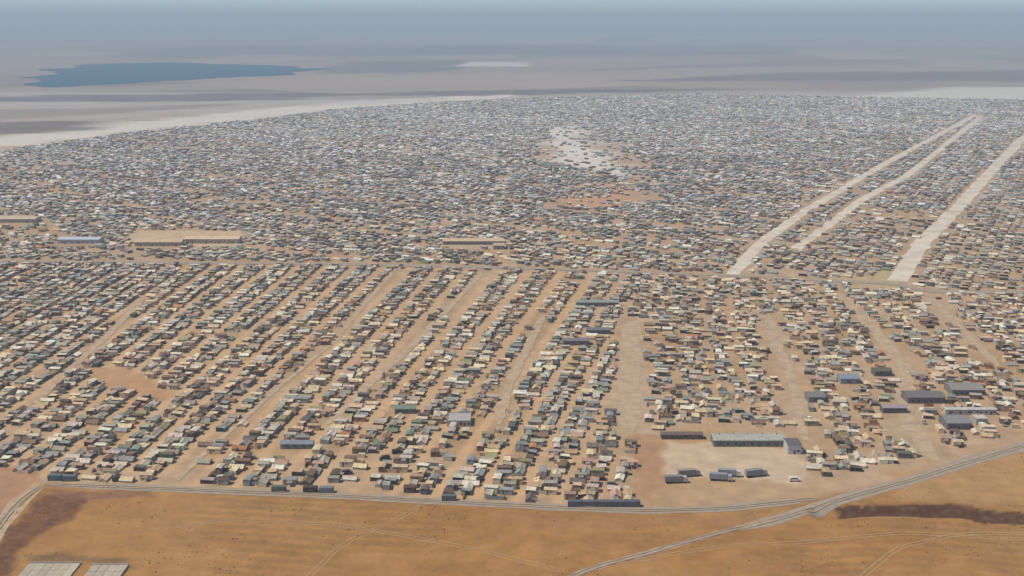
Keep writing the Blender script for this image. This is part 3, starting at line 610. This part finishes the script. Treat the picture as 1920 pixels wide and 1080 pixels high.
# middle depth of the far part: rows turn gradually towards the near grid's heading on the left
def keep_mask(x, y, rnd):
    u, v = proj(x, y); m = (u > -70) & (u < 1990) & inside(x, y, CAMP)
    for n, pl, wd, mt, lb in roads: m &= dist_line(x, y, pl)+(fbm(x, y, 9, 66)-.5)*5 > wd/2+2.6
    wob = lambda s: (fbm(x, y, 16, s)-.5)*10
    for c in CLEAR: m &= ~inside(x+wob(11), y+wob(14), c)
    for c in BUILD_CLEAR: m &= ~inside(x, y, c)
    p = np.full(len(x), .96); p[fbm(x, y, 34, 200) < .33] = .6
    fz = y > 950; q = fbm(x, y, 150, 210); p = np.where(fz, np.clip(.4+1.6*(q-.15), .5, .99), p)
    rz = (u > 1240) & (v > 545) & (v < 900); p[rz] = .9; p[rz & (v > 640)] = .82; p[(u > 1520) & (v > 790)] = .72
    p[(u > 990) & (u < 1160) & (v > 590) & (v < 810)] = .97
    p[y > 2400] *= .9
    for c in THIN:
        wx = x+(fbm(x, y, 70, 15)-.5)*160; wy = y+(fbm(x, y, 70, 19)-.5)*260; p[inside(wx, wy, c)] = .13
    return m & (rnd.random(len(x)) < p)
r1 = np.random.default_rng(11); k = keep_mask(gx, gy, r1); gx, gy, gc, gs = gx[k], gy[k], gc[k], gs[k]
k = keep_mask(fx, fy, r1); fx, fy, fc = fx[k], fy[k], fc[k]
N1, N2 = len(gx), len(fx)
X = np.r_[gx, fx]; Y = np.r_[gy, fy]; Z = np.zeros(N1+N2)
ANG = np.r_[np.full(N1, R(-7)), np.full(N2, R(-28))]+rng.normal(0, .05, N1+N2)+np.where(rng.random(N1+N2) < .42, math.pi/2, 0)
ROW = np.r_[gc, np.full(N2, 10**6)]
kp = rng.random(N1+N2); KIND = np.select([kp < .36, kp < .74, kp < .955, kp < .985], [0, 1, 2, 3], 4)
KIND[N1:] = np.where(KIND[N1:] > 2, 1, KIND[N1:])
mid = np.r_[gc % 3 == 1, np.zeros(N2, bool)]; KIND = np.where(mid, np.where(rng.random(N1+N2) < .55, 5, 2), KIND)
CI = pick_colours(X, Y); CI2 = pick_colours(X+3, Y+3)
tk = KIND == 3; CI[tk] = rng.choice([NAMES.index('white'), NAMES.index('dark grey'), NAMES.index('pale grey')], tk.sum())
jit = rng.uniform(.82, 1.18, (N1+N2, 1)); SC = rng.uniform(.86, 1.14, (N1+N2, 3)); SC[:, 2] = rng.uniform(.9, 1.12, N1+N2); SC[N1:, :2] *= 1.12; SC[mid] *= np.array([.72, .6, .85]); ANG[mid] = np.r_[np.full(N1, R(-7)), np.full(N2, 0)][mid]+rng.choice([0, 1.57, 3.14, 4.71], mid.sum())
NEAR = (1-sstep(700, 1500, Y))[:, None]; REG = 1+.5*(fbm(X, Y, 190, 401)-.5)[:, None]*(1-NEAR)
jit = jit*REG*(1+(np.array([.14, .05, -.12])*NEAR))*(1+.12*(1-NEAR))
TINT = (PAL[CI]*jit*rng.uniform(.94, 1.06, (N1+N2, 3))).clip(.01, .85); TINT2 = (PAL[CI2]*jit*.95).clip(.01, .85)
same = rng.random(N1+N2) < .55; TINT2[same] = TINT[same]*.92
PX, PY = proj(X, Y); infr = (PX > 4) & (PX < 1916)
def ordn(n):
    return f"{n}{'th' if 10 < n % 100 < 14 else {1: 'st', 2: 'nd', 3: 'rd'}.get(n % 10, 'th')}"
rowlist = sorted(set(ROW[:N1][infr[:N1]])); rrank = {r_: i+1 for i, r_ in enumerate(rowlist)}
inrow = {}
for r_ in rowlist:
    ids = np.where((ROW == r_) & infr)[0]; ids = ids[np.argsort(gs[ids])]
    for n_, i in enumerate(ids): inrow[int(i)] = n_+1
indiv = set()
for kd, name in enumerate(KINDS):
    ids = np.where((KIND == kd) & infr & (np.arange(N1+N2) < N1))[0]; D = np.hypot(np.hypot(X[ids], Y[ids]), H); ids = ids[np.argsort(D)][:300]
    protos = [MAKE[name](50+kd*10+j) for j in range(4 if kd < 3 else 1)]; trees = [tree(p) for p in protos]; used = [False]*len(protos)
    wallp, roofp = COLPART[name]
    for i in ids:
        i = int(i); indiv.add(i); j = random.randrange(len(protos)); p = protos[j]; loc = (X[i], Y[i], float(hgt(X[i], Y[i])))
        sc_ = tuple(SC[i]) if kd < 3 else (1, 1, 1)
        cols = {wallp: tuple(TINT2[i]), roofp: tuple(TINT[i])}
        if not used[j]:
            used[j] = True; r = p; r.location = loc; r.rotation_euler = (0, 0, ANG[i]); r.scale = sc_
            for c, s in trees[j]:
                b = c.name.split('.')[0]
                if b in cols: c.color = (*cols[b], 1)
        else: r = dup(p, trees[j], loc, ANG[i], sc_, cols)
        tagobj(r, f'{NAMES[CI[i]]} {WORD[name]}, {ordn(inrow[i])} from the front in the {ordn(rrank[int(ROW[i])])} line from the left', CAT[name], WORD[name]+'s in the near rows')
    for j, u_ in enumerate(used):
        if not u_:
            for c, s in trees[j]:
                for q in s: bpy.data.objects.remove(q)
                bpy.data.objects.remove(c)
            bpy.data.objects.remove(protos[j])

# ------------------------------------------------------------------ the many thousand further shelters, one object a kind
def template(kd):
    if kd == 0:
        hx, hy = 3.2, 2.0
        v = [(-hx, -hy, 0), (hx, -hy, 0), (hx, hy, 0), (-hx, hy, 0), (-hx, -hy, 1.05), (hx, -hy, 1.05), (hx, hy, 1.05), (-hx, hy, 1.05), (-hx, 0, 2.2), (hx, 0, 2.2),
             (-hx-.2, -hy-.2, 1.0), (hx+.2, -hy-.2, 1.0), (hx+.2, 0, 2.24), (-hx-.2, 0, 2.24), (hx+.2, hy+.2, 1.0), (-hx-.2, hy+.2, 1.0), (0, 0, 2.1), (0, -hy-.2, .96), (0, hy+.2, .96), (hx+.02, -.5, 0), (hx+.02, .5, 0), (hx+.02, .3, 1.7), (hx+.02, -.3, 1.7)]
        f = [((0, 1, 5, 4), 1), ((1, 2, 6, 9, 5), 1), ((2, 3, 7, 6), 1), ((3, 0, 4, 8, 7), 1), ((10, 17, 16, 13), 0), ((17, 11, 12, 16), 0), ((13, 16, 18, 15), 0), ((16, 12, 14, 18), 0), ((19, 20, 21, 22), 2)]
    elif kd == 1:
        hx, hy, h = 2.9, 1.6, 2.5
        v = [(-hx, -hy, 0), (hx, -hy, 0), (hx, hy, 0), (-hx, hy, 0), (-hx, -hy, h), (hx, -hy, h), (hx, hy, h), (-hx, hy, h),
             (-hx-.2, -hy-.2, h+.03), (hx+.2, -hy-.2, h+.03), (hx+.2, 0, h+.34), (-hx-.2, 0, h+.34), (hx+.2, hy+.2, h+.03), (-hx-.2, hy+.2, h+.03),
             (-.9, -hy-.03, .1), (-.1, -hy-.03, .1), (-.1, -hy-.03, 2.05), (-.9, -hy-.03, 2.05), (.7, -hy-.03, 1.1), (1.5, -hy-.03, 1.1), (1.5, -hy-.03, 1.8), (.7, -hy-.03, 1.8)]
        f = [((0, 1, 5, 4), 1), ((1, 2, 6, 5), 1), ((2, 3, 7, 6), 1), ((3, 0, 4, 7), 1), ((8, 9, 10, 11), 0), ((11, 10, 12, 13), 0), ((14, 15, 16, 17), 2), ((18, 19, 20, 21), 2)]
    else:
        hx, hy = 2.4, 1.8; v = []; f = []; hs = [1.9, 2.3, 2.1, 2.0]
        for i in range(3):
            for j in range(3):
                a = i/2; b = j/2; z = (hs[0]*(1-a)+hs[1]*a)*(1-b)+(hs[2]*(1-a)+hs[3]*a)*b-.28*(i == 1 and j == 1); v.append((-hx+2*hx*a, -hy+2*hy*b, z))
        f = [((3*i+j, 3*i+3+j, 3*i+4+j, 3*i+j+1), 0) for i in range(2) for j in range(2)]
        k = 9; v += [(-hx, hy, 0), (hx, hy, 0), (-hx, -hy, 0), (hx, -hy, 0)]; f += [((k, k+1, 8, 2), 1), ((k+2, k, 2, 0), 1), ((k+1, k+3, 6, 8), 1)]
    return np.array(v, float), f
_t = template
def template(kd):
    if kd != 5: return _t(kd)
    v = []; f = []
    for (x0, y0), (x1, y1) in zip(FENCE[:-1], FENCE[1:]):
        k = len(v); v += [(x0, y0, 0), (x1, y1, 0), (x1, y1, 1.75), (x0, y0, 1.75)]; f.append(((k, k+1, k+2, k+3), 0))
    return np.array(v, float), f
def mass(kd, sel, name, label, cat):
    tv, tf = template(kd); n = len(sel); nv = len(tv)
    ca, sa = np.cos(ANG[sel])[:, None], np.sin(ANG[sel])[:, None]; s = SC[sel]
    vx = tv[None, :, 0]*s[:, :1]; vy = tv[None, :, 1]*s[:, 1:2]; vz = tv[None, :, 2]*s[:, 2:3]+rng.normal(0, .05, (n, nv))*(tv[None, :, 2] > .5)
    co = np.stack([vx*ca-vy*sa+X[sel][:, None], vx*sa+vy*ca+Y[sel][:, None], vz], 2).reshape(-1, 3)
    idx = np.concatenate([np.array(f[0]) for f in tf]); tot = np.array([len(f[0]) for f in tf]); slot = np.array([f[1] for f in tf])
    li = (idx[None]+np.arange(n)[:, None]*nv).ravel().astype(np.int32); lt = np.tile(tot, n); ls = np.r_[0, np.cumsum(lt)[:-1]].astype(np.int32)
    me = bpy.data.meshes.new(name); me.vertices.add(len(co)); me.vertices.foreach_set('co', co.ravel()); me.loops.add(len(li)); me.loops.foreach_set('vertex_index', li)
    me.polygons.add(len(lt)); me.polygons.foreach_set('loop_start', ls); me.update(calc_edges=True)
    cols = np.empty((n, len(tf), 4)); cols[..., 3] = 1
    for q, sl in enumerate(slot): cols[:, q, :3] = TINT[sel] if sl == 0 else TINT2[sel] if sl == 1 else np.array([.05, .045, .04])
    a = me.attributes.new('tint', 'FLOAT_COLOR', 'FACE'); a.data.foreach_set('color', cols.ravel())
    me.materials.append(M['crowd']); o = bpy.data.objects.new(name, me); COL.objects.link(o); tagobj(o, label, cat, kind='stuff')
rest = np.array([i for i in range(N1+N2) if i not in indiv])
rk = KIND[rest]
mass(0, rest[rk == 0], 'ridge_tents', 'mass of further ridge tents filling the camp behind the near rows', 'tents')
mass(1, rest[(rk == 1) | (rk == 3) | (rk == 4)], 'prefab_cabins', 'mass of further prefab cabins filling the camp behind the near rows', 'cabins')
mass(2, rest[rk == 2], 'tarpaulin_shelters', 'mass of further tarpaulin shelters filling the camp behind the near rows', 'shelters')
mass(5, rest[rk == 5], 'sheet_fences', 'mass of further cloth yard fences between the shelters', 'fences')
print('shelters near', N1, 'far', N2, 'indiv', len(indiv), 'lines', len(rowlist))

# dry scrub and stones on the bare ground in front
def scatter(name, m, n, label, cat, blades, seed):
    r = np.random.default_rng(seed); b = MB(); rr = random.Random(seed)
    xs = r.uniform(-230, 260, n*3); ys = r.uniform(365, 520, n*3); k = (ys < front_y(xs)-6) & (dist_line(xs, ys, RIGHTROAD) > 6) & (dist_line(xs, ys, DIRTTRACK) > 3) & (fbm(xs, ys, 22, 301+seed) > .56)
    for x, y in list(zip(xs[k], ys[k]))[:n]:
        z = float(hgt(x, y)); s_ = rr.uniform(.12, .5)
        if blades:
            for q in range(9):
                a = rr.uniform(0, 6.28); t = rr.uniform(.2, 1.2)*s_; px = x+rr.uniform(-.6, .6)*s_; py = y+rr.uniform(-.6, .6)*s_; ca, sa = math.cos(a)*s_, math.sin(a)*s_
                b.add([(px-sa*.3, py+ca*.3, z-.02), (px+sa*.3, py-ca*.3, z-.02), (px+ca*t*1.2, py+sa*t*1.2, z+s_*rr.uniform(.5, 1.2))], [(0, 1, 2)])
        else:
            s_ *= .6; v = [(x+s_*math.cos(i*1.256+rr.random())*rr.uniform(.7, 1.2), y+s_*math.sin(i*1.256+rr.random())*rr.uniform(.7, 1.2), z-.03) for i in range(5)]+[(x+rr.uniform(-.2, .2)*s_, y+rr.uniform(-.2, .2)*s_, z+s_*rr.uniform(.4, .9))]
            b.add(v, [(i, (i+1) % 5, 5) for i in range(5)])
    tagobj(b.build(name, m), label, cat, kind='stuff')
scatter('dry_scrub', M['scrub'], 1300, 'thin dry scrub tufts sprinkled over the bare ochre foreground', 'scrub', True, 5)
scatter('stones', M['stone'], 2200, 'loose stones scattered over the bare ochre foreground', 'stones', False, 9)

# ------------------------------------------------------------------ haze
b = MB().box(-62000, 62000, -4000, 62000, -60, 330)
hz = b.build('haze', M['ground']); hz.data.materials.clear()
hm = bpy.data.materials.new('haze_air'); hm.use_nodes = True; n = hm.node_tree.nodes; n.remove(n['Principled BSDF'])
pv = n.new('ShaderNodeVolumePrincipled'); pv.inputs['Color'].default_value = (.84, .97, 1.0, 1); pv.inputs['Density'].default_value = 1.75e-4; pv.inputs['Anisotropy'].default_value = 0.0
hm.node_tree.links.new(pv.outputs[0], n['Material Output'].inputs['Volume']); hz.data.materials.append(hm)
tagobj(hz, 'pale blue haze thickening towards the horizon', 'haze', kind='stuff')
